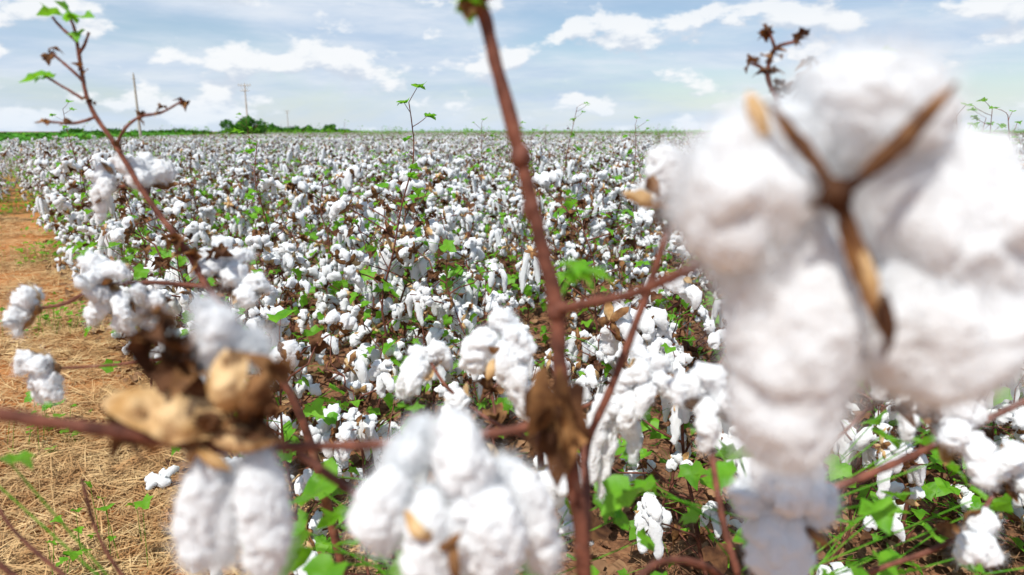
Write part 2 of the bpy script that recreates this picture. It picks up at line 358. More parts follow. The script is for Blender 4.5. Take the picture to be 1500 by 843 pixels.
# ------------------------------------------------------------------ ground
def ground_mat():
    m, nt, out = new_mat('soil_and_straw'); L = nt.links.new
    tc = N(nt, 'ShaderNodeTexCoord')
    def noise(s, d=5, v=None):
        n = N(nt, 'ShaderNodeTexNoise'); n.inputs['Scale'].default_value = s; n.inputs['Detail'].default_value = d; n.inputs['Roughness'].default_value = .65
        L(v or tc.outputs['Object'], n.inputs['Vector']); return n
    def ramp(src, p0, c0, p1, c1):
        r = N(nt, 'ShaderNodeValToRGB'); r.color_ramp.elements[0].position = p0; r.color_ramp.elements[1].position = p1
        r.color_ramp.elements[0].color = (*c0, 1); r.color_ramp.elements[1].color = (*c1, 1); L(src, r.inputs[0]); return r
    soil = ramp(noise(9).outputs['Fac'], .3, (.36, .12, .03), .7, (.56, .24, .08))
    straw = ramp(noise(60, 6).outputs['Fac'], .35, (.30, .15, .06), .65, (.55, .36, .17))
    msk = ramp(noise(.9, 6).outputs['Fac'], .44, (0, 0, 0), .60, (1, 1, 1))
    mx = N(nt, 'ShaderNodeMix', data_type='RGBA'); L(msk.outputs[0], mx.inputs[0]); L(soil.outputs[0], mx.inputs[6]); L(straw.outputs[0], mx.inputs[7])
    sp = N(nt, 'ShaderNodeSeparateXYZ'); L(tc.outputs['Object'], sp.inputs[0])
    mr = N(nt, 'ShaderNodeMapRange'); mr.inputs[1].default_value = 16; mr.inputs[2].default_value = 30; L(sp.outputs[1], mr.inputs[0])
    far = ramp(noise(.35, 6).outputs['Fac'], .4, (.20, .20, .05), .62, (.42, .33, .15))
    m2 = N(nt, 'ShaderNodeMix', data_type='RGBA'); L(mr.outputs[0], m2.inputs[0]); L(mx.outputs[2], m2.inputs[6]); L(far.outputs[0], m2.inputs[7])
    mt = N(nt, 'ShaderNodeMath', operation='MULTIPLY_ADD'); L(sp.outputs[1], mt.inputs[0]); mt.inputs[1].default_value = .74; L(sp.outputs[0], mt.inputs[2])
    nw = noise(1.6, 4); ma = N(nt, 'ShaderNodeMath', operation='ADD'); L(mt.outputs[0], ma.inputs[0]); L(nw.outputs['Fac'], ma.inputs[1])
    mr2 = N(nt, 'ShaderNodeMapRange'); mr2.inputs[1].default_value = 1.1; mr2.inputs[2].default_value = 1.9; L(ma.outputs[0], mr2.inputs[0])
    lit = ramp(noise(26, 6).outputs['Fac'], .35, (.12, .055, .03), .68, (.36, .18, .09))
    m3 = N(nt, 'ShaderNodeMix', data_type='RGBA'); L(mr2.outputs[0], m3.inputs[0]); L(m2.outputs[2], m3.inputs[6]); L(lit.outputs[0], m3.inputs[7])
    p = N(nt, 'ShaderNodeBsdfPrincipled'); p.inputs['Roughness'].default_value = .95; p.inputs['Specular IOR Level'].default_value = .1
    L(m3.outputs[2], p.inputs['Base Color'])
    b = N(nt, 'ShaderNodeBump'); b.inputs['Strength'].default_value = .8; b.inputs['Distance'].default_value = .02
    L(noise(35, 6).outputs['Fac'], b.inputs['Height']); L(b.outputs[0], p.inputs['Normal']); L(p.outputs[0], out.inputs[0])
    return m
u = np.linspace(-1, 1, 221); c = np.sign(u)*(np.abs(u)**4*2200+np.abs(u)*30)
X, Y = np.meshgrid(c, c, indexing='ij')
def gz(x, y):
    q = np.stack([x*.9, y*.9, 0*x], -1); r = np.stack([x*3.5, y*3.5, 0*x], -1)
    return (vnoise(q, 11)*.03+vnoise(r, 12)*.012)*np.clip(1-(np.hypot(x, y)-30)/30, 0, 1)
mb = MB(); k = len(c)
a = (np.arange(k-1)[:, None]*k+np.arange(k-1)[None]).ravel()
mb.add(np.stack([X, Y, gz(X, Y)], -1), quads=np.stack([a, a+k, a+k+1, a+1], 1), mat=0)
mb.obj('ground', [ground_mat()])

# ------------------------------------------------------------------ straw
M_STRAW = organic('straw', (.38, .20, .08), (.64, .45, .22), 7, .7, 0, 0, 100, .2, c3=(.78, .63, .40))
def ribbons(mb, c, L, w, tilt, mat, bend=.2):
    n = len(c); an = rng.uniform(0, 6.28, n); tl = rng.normal(0, tilt, n)
    d = np.c_[np.cos(an)*np.cos(tl), np.sin(an)*np.cos(tl), np.abs(np.sin(tl))]
    s = np.c_[-np.sin(an), np.cos(an), rng.normal(0, .4, n)]*w[:, None]
    s2 = rng.normal(0, 1, (n, 3))*[1, 1, .25]*bend*L[:, None]*.5
    p0 = c; p1 = c+d*(L*.5)[:, None]+s2*.4; p2 = c+d*L[:, None]+s2; p2[:, 2] = np.maximum(p2[:, 2]-L*.06, c[:, 2])
    V = np.stack([p0-s, p0+s, p1-s, p1+s, p2-s*.5, p2+s*.5], 1)
    b = np.arange(n)[:, None]*6
    mb.add(V, quads=np.concatenate([b+[[0, 1, 3, 2]], b+[[2, 3, 5, 4]]]), mat=mat)
mb = MB()
n = 170000
y = 1.0+17*rng.random(n)**1.6; x = edge_x(y)+.5-rng.random(n)**1.0*(1.5+y*.45)
den = vnoise(np.c_[x*1.1, y*1.1, 0*x], 21)*.6+vnoise(np.c_[x*3, y*3, 0*x], 22)*.4
k = den > rng.uniform(-.7, .42, n); x, y = x[k], y[k]; n = len(x)
z = gz(x, y)+rng.random(n)**2*.035+.002
ribbons(mb, np.c_[x, y, z], rng.uniform(.05, .26, n), rng.uniform(.0008, .0022, n)*(1+y*.05), .16, 0, .35)
mb.obj('dry_straw', [M_STRAW], smooth=False)
mb = MB()
for i in range(6500):
    y = .8+8*rng.random()**1.3; x = rng.uniform(max(edge_x(y)-.2, -.8*y-1), .85*y+.8)
    leaf(mb, (x, y, gz(np.array(x), np.array(y))+rng.uniform(.003, .04)), [rng.normal(), rng.normal(), rng.normal(0, .25)], rng.uniform(.03, .08), 0, rng.uniform(-.6, .8), rng.uniform(-.6, .8))
n = 14000
y = .8+8*rng.random(n)**1.3; x = edge_x(y)+rng.random(n)*(.85*y+.8-edge_x(y))
ribbons(mb, np.c_[x, y, gz(x, y)+rng.random(n)*.04+.002], rng.uniform(.05, .22, n), rng.uniform(.0008, .002, n), .25, 0, .3)
mb.obj('leaf_litter', [organic('litter', (.11, .055, .03), (.33, .19, .10), 6, .85, .05, .3, 100, .1, c3=(.5, .34, .2))])
mb = MB()
for (cx, cy, nl, s) in [(-3.4, 4.9, 60, .14), (-5.3, 7.6, 80, .2), (-2.2, 3.0, 24, .10), (-8.6, 12.5, 150, .5), (-10.8, 14.2, 200, .7), (-7.5, 9.3, 40, .25), (-1.5, 2.1, 14, .12), (-6.4, 9.9, 60, .4), (-9.6, 12.4, 120, .7)]:
    for i in range(nl):
        p = np.array([cx, cy, 0])+rng.normal(0, s, 3)*[1, 1, 0]; h = rng.uniform(.03, .25)
        q = p+[rng.normal(0, .03), rng.normal(0, .03), h]
        tube(mb, [p, (p+q)/2, q], [.0015, .001], 0, ns=3, nr=3); leaf(mb, q, rng.normal(0, 1, 3)*[1, 1, .3], rng.uniform(.02, .05), 0)
mb.obj('green_weeds', [M_LEAF])

# ------------------------------------------------------------------ distant green crop, trees, poles
M_GRN = organic('green_crop', (.04, .17, .015), (.09, .27, .03), .4, .8, 0, 0, 10, .1)
mb = MB()
for (n, yf0, yf1) in ((60000, 38, 80), (60000, 80, 380)):
    yy = rng.uniform(yf0, yf1, n); xr = edge_x(yy)-6-(yy-38)*.03; xx = xr-rng.random(n)*(yy*.75+20)
    s = np.clip(yy*.006, .2, 1.4)[:, None, None]
    V = np.c_[xx, yy, rng.uniform(.1, .5, n)][:, None]+rng.normal(0, 1, (n, 3, 3))*s*[.6, .6, .2]
    V[..., 2] = np.abs(V[..., 2])
    mb.add(V, tris=np.arange(n*3).reshape(-1, 3))
mb.obj('green_crop_field', [M_GRN], smooth=False)

M_TREE = organic('tree_foliage', (.03, .11, .012), (.08, .25, .025), .8, .7, .15, 0, 10, .1)
def tree(mb, x, y, w, h, nl, ls):
    for t in range(4):
        a = rng.uniform(0, 6.28); tube(mb, [(x, y, 0), (x+np.cos(a)*w*.1, y+np.sin(a)*w*.1, h*.35), (x+np.cos(a)*w*.3, y+np.sin(a)*w*.3, h*.7)], [w*.03, w*.02, w*.008], 1, ns=5, nr=5)
    cl = 14; cc = np.c_[rng.normal(0, w*.24, cl), rng.normal(0, w*.24, cl), rng.uniform(.35, .85, cl)*h]; cc[:, 2] *= 1-.25*(np.hypot(cc[:, 0], cc[:, 1])/(w*.5))**2
    which = rng.integers(0, cl, nl); d = nrm(rng.normal(0, 1, (nl, 3)))*rng.uniform(.6, 1, (nl, 1))*[w*.17, w*.17, h*.2]
    p = np.array([x, y, 0])+cc[which]+d; p[:, 2] = np.abs(p[:, 2])
    V = p[:, None]+rng.normal(0, ls, (nl, 3, 3)); mb.add(V, tris=np.arange(nl*3).reshape(-1, 3), mat=0)
mb = MB(); tree(mb, -30.5, 80, 4.8, 3.1, 6000, .10); mb.obj('bush', [M_TREE, M_STEM], smooth=False)
mb = MB()
for x in np.arange(-66, -46, 1.6): tree(mb, x+rng.normal(0, .8), 190+rng.normal(0, 4), rng.uniform(3, 8), rng.uniform(1.8, 3.4), 600, .25)
for x in np.arange(-190, -66, 6): tree(mb, x+rng.normal(0, 2), 300+rng.normal(0, 10), rng.uniform(5, 9), rng.uniform(1.4, 3.), 300, .4)
mb.obj('distant_trees', [M_TREE, M_STEM], smooth=False)
M_POLE = organic('weathered_concrete', (.42, .38, .33), (.55, .51, .45), 3, .9, 0, .2, 30, .2)
def pole(x, y, h, r, arm):
    mb = MB(); tube(mb, [(x, y, 0), (x, y, h*.5), (x, y, h)], [r, r*.75, r*.55], 0, ns=10, nr=8)
    if arm:
        for dz, l in ((.35, 1.0), (1.15, .7)):
            tube(mb, [(x-l, y-.12, h-dz), (x, y-.12, h-dz), (x+l, y-.12, h-dz)], [.06, .06], 0, ns=6, nr=4)
        for q in (-.9, -.45, .45, .9): tube(mb, [(x+q, y-.12, h-.35), (x+q, y-.12, h-.2), (x+q, y-.12, h-.05)], [.035, .06, .03], 0, ns=6, nr=5)
        tube(mb, [(x-.6, y-.1, h-.4), (x, y-.1, h-1.3), (x+.6, y-.1, h-.4)], [.03, .03], 0, ns=5, nr=7)
    else:
        tube(mb, [(x, y, h-.05), (x, y, h+.1), (x, y, h+.25)], [.05, .07, .03], 0, ns=6, nr=5)
        tube(mb, [(x-.25, y-.1, h-.5), (x, y-.12, h-.5), (x+.25, y-.1, h-.5)], [.04, .04], 0, ns=6, nr=4)
    return mb.obj('utility_pole', [M_POLE])
pole(-47.8, 90, 8.4, .20, False); pole(-41.4, 110, 8.7, .17, True); pole(-83, 260, 9., .2, True)

# ------------------------------------------------------------------ near plants
def A(*p): return np.array(p, float)
HS = dict(ns=60, nr=64, fib=9000, fl=.018, fw=.00009, amp=.15, fine=.04, mid=.45)
mb = MB()
tube(mb, [(-.045,.5,1.556),(-.023,.5,1.536),(-.012,.5,1.498),(.005,.5,1.437),(.018,.5,1.383),(.034,.5,1.318),(.038,.5,1.26),(.049,.5,1.179),(.06,.5,1.09),(.08,.53,.8),(.11,.57,.4),(.13,.6,-.02)],
     [.0035,.0048,.005,.0052,.0054,.0062,.006,.0062,.0066,.007,.008,.009], 1, ns=14, nr=90, bump=.25)
for p, r in [((.006,.5,1.432),.008),((.034,.5,1.318),.0085),((.040,.5,1.238),.009),((.014,.5,1.395),.0065)]:
    p = A(*p); puff(mb, [p-[0,0,.009], p, p+[0,0,.009]], [r*.8, r, r*.8], 1, 12, 12, .12, 0)
for k in range(10): leaf(mb, (-.027+rng.normal(0,.005), .497, 1.536+rng.normal(0,.003)), rng.normal(0,1,3)+[-.6,0,.3], .014, 2 if k%3 else 3, .5, .5)
puff(mb, [(-.030,.5,1.530),(-.028,.5,1.537),(-.034,.5,1.545)], [.005,.0065,.004], 3, 14, 14, .25, 0)
tube(mb, [(.034,.5,1.318),(.055,.46,1.334),(.08,.43,1.348),(.106,.375,1.378),(.125,.345,1.40),(.138,.32,1.418)], [.0042,.0036,.0033,.0036,.004,.005], 1, ns=12, nr=40, bump=.15)
def hp(path, radii, **k):
    d = dict(HS); d.update(k); puff(mb, path, radii, 0, **d)
hp([(.150,.318,1.43),(.155,.318,1.45),(.161,.315,1.466),(.165,.315,1.482)], [.018,.029,.033,.027])
hp([(.145,.322,1.435),(.141,.322,1.448),(.143,.322,1.462)], [.016,.022,.018], fib=4000)
hp([(.139,.318,1.425),(.118,.318,1.424),(.098,.318,1.424),(.080,.322,1.428)], [.024,.034,.035,.026])
hp([(.100,.318,1.400),(.112,.32,1.400),(.125,.32,1.395)], [.024,.028,.024])
hp([(.138,.322,1.42),(.133,.318,1.385),(.135,.315,1.34),(.137,.315,1.288)], [.022,.031,.031,.028])
hp([(.150,.318,1.38),(.152,.318,1.35),(.150,.318,1.32)], [.018,.022,.016], fib=4000)
hp([(.150,.325,1.42),(.178,.318,1.418),(.205,.318,1.405),(.222,.318,1.37)], [.022,.033,.038,.033])
hp([(.185,.318,1.405),(.192,.316,1.38),(.200,.315,1.352),(.207,.315,1.328)], [.026,.037,.038,.031])
C = A(.1325,.281,1.4245)
def arm(tip, w, mat, mid):
    tip = A(*tip); m = (C+tip)/2+A(*mid)
    tube(mb, [C, m, tip], [.0032, .0024, .0008], 5, 8, 16, .35)
    carpel(mb, C+(m-C)*.3+[0,-.0015,0], tip+[0,-.001,0], w, mat, (0,-1,0), bulge=.06, nl=18, nw=7, cup=.5, rag=.16)
arm((.170,.272,1.468), .007, 3, (.002,-.003,-.003))
arm((.103,.286,1.4617), .006, 3, (.0,-.002,.002))
arm((.159,.279,1.364), .0100, 3, (.001,-.003,0))
carpel(mb, A(.106,.290,1.449), (.098,.294,1.466), .008, 4, (0,-1,0), bulge=.10, nl=12)
carpel(mb, A(.1435,.275,1.402), (.1545,.279,1.372), .006, 4, (0,-1,0), bulge=.12, nl=10, cup=.3)
carpel(mb, A(.155,.275,1.385), (.160,.277,1.355), .007, 5, (.3,-1,0), bulge=.12, nl=10, cup=.3)
tube(mb, [C+[.002,0,0], C+[-.006,-.003,-.003], C+[-.012,-.003,-.004]], [.0028,.002,.0008], 5, 8, 8, .3)
puff(mb, [C+[-.003,.004,.006], C+[0,-.002,0], C+[.003,.004,-.006]], [.004,.0058,.004], 5, 16, 16, .3, 0)
tube(mb, [(.138,.33,1.416),(.135,.3,1.422),C], [.005,.003,.002], 5, 8, 10)
# left branch
tube(mb, [(.041,.5,1.238),(.013,.49,1.228),(-.03,.475,1.226),(-.075,.46,1.228),(-.149,.43,1.240),(-.195,.41,1.250),(-.245,.38,1.2756),(-.289,.36,1.294),(-.37,.33,1.33)],
     [.0045,.0038,.0034,.0033,.0036,.0048,.0042,.0040,.0038], 1, ns=12, nr=80, bump=.25)
HL = dict(fib=4500, amp=.20, fl=.014)
hp([(-.199,.412,1.244),(-.202,.41,1.222),(-.208,.41,1.19),(-.211,.41,1.163)], [.009,.0135,.0145,.012], **HL)
hp([(-.168,.412,1.244),(-.166,.41,1.222),(-.165,.41,1.19),(-.167,.41,1.156)], [.010,.016,.017,.014], **HL)
hp([(-.188,.42,1.23),(-.190,.41,1.20),(-.194,.41,1.18),(-.195,.41,1.166)], [.007,.008,.008,.006], **HL)
hp([(-.196,.425,1.30),(-.190,.42,1.318),(-.188,.42,1.33),(-.198,.42,1.342)], [.009,.012,.012,.006], **HL)
hp([(-.175,.43,1.30),(-.172,.43,1.312),(-.168,.43,1.318)], [.009,.011,.008], **HL)
carpel(mb, A(-.182,.405,1.268), (-.250,.390,1.290), .034, 4, (0,-.8,.6), bulge=.10, nl=20, nw=13, cup=.2, rag=.12)
carpel(mb, A(-.184,.402,1.270), (-.240,.396,1.270), .018, 5, (0,-.8,-.3), bulge=.10, nl=16, nw=9, cup=.25, rag=.2)
carpel(mb, A(-.178,.40,1.275), (-.170,.392,1.322), .030, 4, (0,-1,.1), bulge=.2, nl=18, nw=11, cup=.4, rag=.16)
carpel(mb, A(-.172,.40,1.270), (-.150,.396,1.305), .020, 3, (0,-1,.1), bulge=.2, nl=14, nw=9, cup=.5, rag=.2)
carpel(mb, A(-.190,.40,1.262), (-.150,.40,1.258), .016, 4, (0,-1,.3), bulge=.2, nl=12, nw=7, cup=.4, rag=.15)
carpel(mb, A(-.200,.40,1.255), (-.180,.40,1.238), .010, 4, (0,-1,.1), bulge=.2, nl=10, nw=7, cup=.3)
for q, s in [((-.225,.41,1.325),.028),((-.215,.41,1.305),.028),((-.22,.41,1.338),.022),((-.235,.40,1.27),.024),((-.225,.40,1.268),.024),((-.155,.40,1.285),.026),((-.2,.40,1.262),.024),((-.165,.40,1.265),.024),((-.205,.41,1.3),.028),((-.21,.41,1.315),.028),((-.15,.41,1.295),.024),((-.19,.40,1.27),.022)]:
    for _ in range(4): leaf(mb, q, rng.normal(0,1,3)*[1,.4,1], s*rng.uniform(.5,1), 5 if rng.random()<.6 else 3, .6, .8)
tube(mb, [(-.195,.41,1.25),(-.192,.408,1.262),(-.188,.41,1.275)], [.0045,.004,.006], 1, 10, 8)
tube(mb, [(.034,.5,1.32),(.045,.53,1.335),(.056,.55,1.335)], [.0016,.0012,.001], 2, 6, 8)
for q, d, s in [((.046,.55,1.344),(.7,-.5,-.45),.030),((.060,.553,1.338),(1,-.3,-.2),.028),((.052,.55,1.340),(-.2,-.8,-.35),.018)]: leaf(mb, q, d, s, 2, .2, .15)
for q, d, s, m_ in [((.0305,.48,1.270),(.06,-.05,-1),.085,3),((.036,.478,1.255),(.0,.05,-1),.075,5),((.028,.485,1.26),(-.2,.0,-1),.055,5),((.034,.475,1.24),(.2,-.1,-1),.05,3),((.030,.48,1.225),(.1,.2,-1),.05,5)]:
    leaf(mb, q, d, s, m_, 1.1, .3*rng.uniform(-1,1), .34)
tube(mb, [(.060,.5,1.07),(.068,.56,1.12),(.071,.6,1.157),(.092,.6,1.216),(.118,.6,1.295),(.138,.6,1.366),(.139,.6,1.385)], [.0048,.0042,.004,.0038,.0034,.003,.004], 1, 10, 50, .2)
B = A(.139,.6,1.39)
HB = dict(ns=44, nr=44, fib=1800, fl=.012, fw=.00010, amp=.3)
hp([B+[0,0,.004],B+[.0,0,.02],B+[-.004,0,.036],B+[0,0,.045]], [.011,.015,.016,.011], **HB)
hp([B+[-.002,0,.004],B+[-.016,0,.008],B+[-.028,0,.006]], [.009,.012,.010], **HB)
carpel(mb, B, B+[-.045,-.012,.008], .020, 4, (0,-.6,-.8), bulge=.15, nl=12, nw=7, rag=.15)
carpel(mb, B, B+[-.025,-.018,.022], .018, 3, (0,-1,0), bulge=.15, nl=12, nw=7, rag=.2)
carpel(mb, B, B+[.02,-.01,.025], .016, 3, (0,-1,0), bulge=.15, nl=12, nw=7, rag=.2)
for _ in range(10): leaf(mb, B-[0,0,.004], rng.normal(0,1,3), .02, 5, .6, .6)
# lower centre boll cluster
HC = dict(fib=4500, amp=.20, fl=.014)
hp([(-.072,.425,1.222),(-.084,.42,1.212),(-.090,.42,1.190),(-.085,.42,1.172)], [.012,.018,.019,.013], **HC)
hp([(-.055,.42,1.215),(-.055,.408,1.20),(-.057,.405,1.17),(-.058,.41,1.14)], [.010,.015,.0165,.013], **HC)
hp([(-.046,.43,1.258),(-.036,.42,1.250),(-.030,.415,1.228),(-.024,.415,1.208)], [.012,.015,.0155,.013], **HC)
hp([(-.034,.42,1.218),(-.022,.412,1.205),(-.014,.41,1.18),(-.020,.41,1.155)], [.012,.020,.022,.016], **HC)
hp([(-.012,.44,1.222),(.004,.44,1.205),(.018,.44,1.17),(.024,.44,1.138)], [.010,.0155,.016,.011], **HC)
hp([(-.074,.46,1.238),(-.066,.46,1.234),(-.058,.455,1.230)], [.010,.012,.010], **HC)
hp([(-.085,.44,1.232),(-.075,.44,1.228),(-.06,.44,1.225)], [.010,.014,.011], **HC)
hp([(-.040,.43,1.175),(-.038,.425,1.160),(-.036,.42,1.148)], [.010,.014,.010], **HC)
carpel(mb, A(-.052,.397,1.190), (-.068,.390,1.214), .012, 4, (0,-1,0), nl=12, rag=.15); carpel(mb, A(-.046,.393,1.188), (-.032,.384,1.204), .008, 3, (0,-1,0), nl=10, rag=.2)
carpel(mb, A(-.038,.388,1.196), (-.034,.381,1.170), .008, 3, (0,-1,0), nl=10, rag=.2)
tube(mb, [(-.16,.47,1.215),(-.10,.46,1.175),(-.04,.45,1.14),(.02,.46,1.10),(.075,.53,1.02)], [.0032,.0038,.0042,.0045,.005], 1, 10, 30, .2)
tube(mb, [(-.045,.45,1.143),(-.05,.44,1.165),(-.05,.43,1.20)], [.003,.003,.004], 1, 8, 10)
mb.obj('cotton_plant', PM)

# plant at the left with long leaning stem
mb = MB()
tube(mb, [(-.548,.9,1.585),(-.544,.9,1.568),(-.539,.9,1.486),(-.511,.9,1.431),(-.479,.9,1.365),(-.437,.9,1.297),(-.407,.9,1.236),(-.36,.9,1.16),(-.30,.92,1.03),(-.25,.96,.6),(-.22,1.0,-.02)],
     [.0018,.002,.0028,.0034,.0038,.0042,.0046,.005,.006,.007,.009], 1, ns=10, nr=80, bump=.2)
for pth in ([(-.541,.9,1.51),(-.555,.9,1.525),(-.578,.9,1.546)], [(-.532,.9,1.468),(-.56,.9,1.460),(-.596,.9,1.462)], [(-.511,.9,1.431),(-.498,.9,1.452),(-.476,.9,1.468),(-.448,.9,1.473),(-.419,.9,1.488)],
            [(-.546,.9,1.49),(-.558,.9,1.498),(-.590,.9,1.518)], [(-.544,.9,1.56),(-.560,.9,1.575),(-.57,.9,1.588)], [(-.543,.9,1.545),(-.535,.9,1.555),(-.527,.9,1.570)]):
    tube(mb, pth, [.0022,.0018,.0014], 1, 8, 16, .25)
for q in [(-.578,.9,1.546),(-.596,.9,1.462),(-.419,.9,1.488),(-.476,.9,1.468),(-.448,.9,1.475),(-.539,.9,1.486),(-.511,.9,1.433),(-.541,.9,1.525),(-.57,.9,1.462),(-.58,.9,1.54)]:
    for _ in range(3): leaf(mb, A(*q)+rng.normal(0,.002,3), rng.normal(0,1,3)+[0,0,.3], rng.uniform(.006,.012), 3 if rng.random()<.4 else 5, .6, .6)
for q, d, s in [((-.560,.9,1.590),(-.6,.1,.2),.030),((-.545,.9,1.585),(.7,-.2,.25),.032),((-.548,.9,1.588),(.1,-.5,.5),.026),((-.590,.9,1.518),(-.6,-.6,-.1),.030),((-.585,.9,1.515),(-.9,.1,.1),.022),((-.54,.9,1.57),(.2,-.8,-.4),.018)]:
    leaf(mb, q, d, s, 2, .3, .3)
def lat(path, r=.0026): tube(mb, path, [r*1.2, r, r*.8], 1, 8, 24, .25)
lat([(-.415,.9,1.245),(-.46,.89,1.252),(-.505,.88,1.255),(-.55,.875,1.248),(-.587,.87,1.229),(-.625,.87,1.222)])
lat([(-.36,.9,1.16),(-.44,.9,1.150),(-.53,.88,1.142),(-.60,.85,1.146)], .0022)
lat([(-.479,.9,1.365),(-.49,.92,1.375),(-.503,.94,1.38)], .0024)
lat([(-.495,.93,1.378),(-.525,.94,1.378),(-.55,.95,1.372)], .0022)
lat([(-.42,.9,1.255),(-.41,.93,1.262),(-.405,.95,1.27)], .0024)
for q, ax, s, dr in [((-.534,.88,1.262),(-.1,-.3,1),.78,.1),((-.630,.87,1.22),(-.8,-.3,.3),.72,.3),((-.528,.88,1.235),(0,-.6,-.4),.75,.5),((-.495,.90,1.225),(.3,-.6,-.3),.65,.4),((-.603,.85,1.146),(-.4,-.6,-.2),.75,.4),
                     ((-.500,.94,1.382),(.5,-.2,.6),.8,.1),((-.553,.95,1.374),(-.5,-.3,.2),.7,.5),((-.405,.95,1.262),(.2,-.5,.7),.8,.2),((-.38,.93,1.235),(.3,-.5,.4),.75,.3),((-.455,.93,1.13),(-.3,-.6,.3),.75,.4)]:
    boll(mb, q, ax, s, True, dr)
for q in [(-.43,.9,1.29),(-.44,.89,1.31),(-.40,.92,1.29)]:
    for _ in range(4): leaf(mb, q, rng.normal(0,1,3)*[1,.5,1], rng.uniform(.014,.024), 5 if rng.random()<.6 else 3, .6, .6)
mb.obj('cotton_plant', PM)

# plant in mid foreground with hanging boll
mb = MB()
tube(mb, [(.0,.86,1.20),(.01,.87,1.13),(.04,.9,1.0),(.06,.92,.6),(.07,.95,-.02)], [.003,.004,.005,.006,.008], 1, 8, 36, .2)
tube(mb, [(.03,.9,1.02),(-.03,.88,1.06),(-.09,.9,1.10),(-.12,.92,1.14)], [.003,.0025,.002], 1, 8, 20, .2)
tube(mb, [(.03,.9,1.04),(.10,.88,1.08),(.17,.86,1.13)], [.003,.0025,.002], 1, 8, 20, .2)
def hp2(path, radii, **k):
    d = dict(ns=44, nr=48, fib=1500, fl=.013, fw=.00011, amp=.26, fine=.07); d.update(k); puff(mb, path, radii, 0, **d)
hp2([(-.02,.81,1.205),(-.035,.80,1.198),(-.046,.80,1.180),(-.040,.80,1.160)], [.012,.017,.018,.013])
hp2([(-.008,.81,1.215),(.002,.80,1.205),(.010,.80,1.185),(.006,.80,1.165)], [.012,.016,.016,.013])
hp2([(-.012,.80,1.20),(-.006,.785,1.18),(.010,.785,1.14),(.032,.79,1.095)], [.010,.016,.017,.012])
hp2([(-.012,.815,1.216),(-.010,.81,1.224),(-.004,.81,1.232)], [.012,.016,.011])
carpel(mb, A(-.020,.79,1.18), (-.030,.776,1.158), .014, 4, (0,-1,0)); carpel(mb, A(-.015,.79,1.19), (-.028,.775,1.20), .012, 3, (0,-1,0))
for q, ax, s, dr in [((-.12,.92,1.125),(-.2,-.5,.6),.8,.6),((.175,.86,1.13),(.3,-.5,.4),.85,.4),((.14,.86,1.09),(.0,-.6,-.2),.85,1.5),((-.07,.90,1.07),(-.5,-.4,.2),.75,.9)]:
    boll(mb, q, ax, s, True, dr)
for i in range(16):
    an = rng.uniform(0, 6.28); r = rng.uniform(.05, .2); q = A(.05+np.cos(an)*r, .9+np.sin(an)*r*.6, rng.uniform(.7, 1.02))
    tube(mb, [(.05,.91,q[2]-.05), q], [.0012,.001], 2, 4, 4); leaf(mb, q, [np.cos(an), np.sin(an), -.3], rng.uniform(.03,.045), 2, .25, .3)
mb.obj('cotton_plant', PM)

# lower right plant
mb = MB()
tube(mb, [(.235,.52,1.13),(.22,.54,1.06),(.24,.6,.8),(.26,.66,.4),(.27,.7,-.02)], [.003,.004,.0055,.007,.008], 1, 8, 36, .2)
HR = dict(ns=52, nr=52, fib=2600, amp=.22)
hp2([(.207,.505,1.158),(.215,.50,1.174),(.225,.495,1.170),(.235,.50,1.158)], [.015,.024,.024,.016], **HR)
hp2([(.230,.50,1.158),(.243,.50,1.156),(.258,.50,1.150)], [.014,.019,.016], **HR)
hp2([(.215,.505,1.15),(.215,.495,1.135),(.218,.49,1.11),(.225,.49,1.085)], [.016,.024,.026,.018], **HR)
hp2([(.203,.515,1.168),(.198,.51,1.156),(.194,.51,1.142)], [.012,.017,.013], **HR)
carpel(mb, A(.232,.482,1.145), (.248,.475,1.134), .008, 3, (0,-1,0), rag=.15)
tube(mb, [(.245,.62,1.05),(.28,.62,1.09),(.316,.6,1.116),(.38,.62,1.13),(.45,.65,1.142),(.52,.65,1.182),(.60,.66,1.21)], [.0045,.004,.0038,.0035,.0032,.003], 1, 10, 50, .2)
tube(mb, [(.24,.6,.98),(.215,.62,1.06),(.206,.66,1.14),(.21,.68,1.17)], [.004,.0035,.003,.0025], 1, 8, 24, .2)
tube(mb, [(.24,.58,.98),(.19,.56,1.05),(.13,.52,1.09),(.10,.5,1.08)], [.004,.0035,.003,.003], 1, 8, 24, .2)
for q, ax, s, dr in [((.455,.65,1.148),(.2,-.5,.4),.95,.1),((.21,.68,1.175),(-.2,-.5,.3),.85,.6),((.35,.8,1.06),(.2,-.5,.4),.8,.8),((.60,.75,1.05),(.2,-.5,.4),.8,.4),((.52,.70,1.00),(.2,-.5,.2),.8,.3)]:
    boll(mb, q, ax, s, True, dr)
tube(mb, [(.32,.72,.85),(.42,.72,.93),(.52,.71,.99),(.60,.76,1.04)], [.004,.003,.0025], 1, 8, 20, .2)
for _ in range(12): leaf(mb, A(.43,.66,1.17)+rng.normal(0,.010,3), rng.normal(0,1,3), .026, 5, .6, .6)
for i in range(50):
    an = rng.uniform(0, 6.28); r = rng.uniform(.05, .34); q = A(.42+np.cos(an)*r, .82+np.sin(an)*r*.5, rng.uniform(.75, 1.07))
    tube(mb, [(.34,.78,q[2]-.08), q], [.0012,.001], 2, 4, 4); leaf(mb, q, [np.cos(an), np.sin(an), -.3], rng.uniform(.03,.048), 2, .25, .3)
mb.obj('cotton_plant', PM)

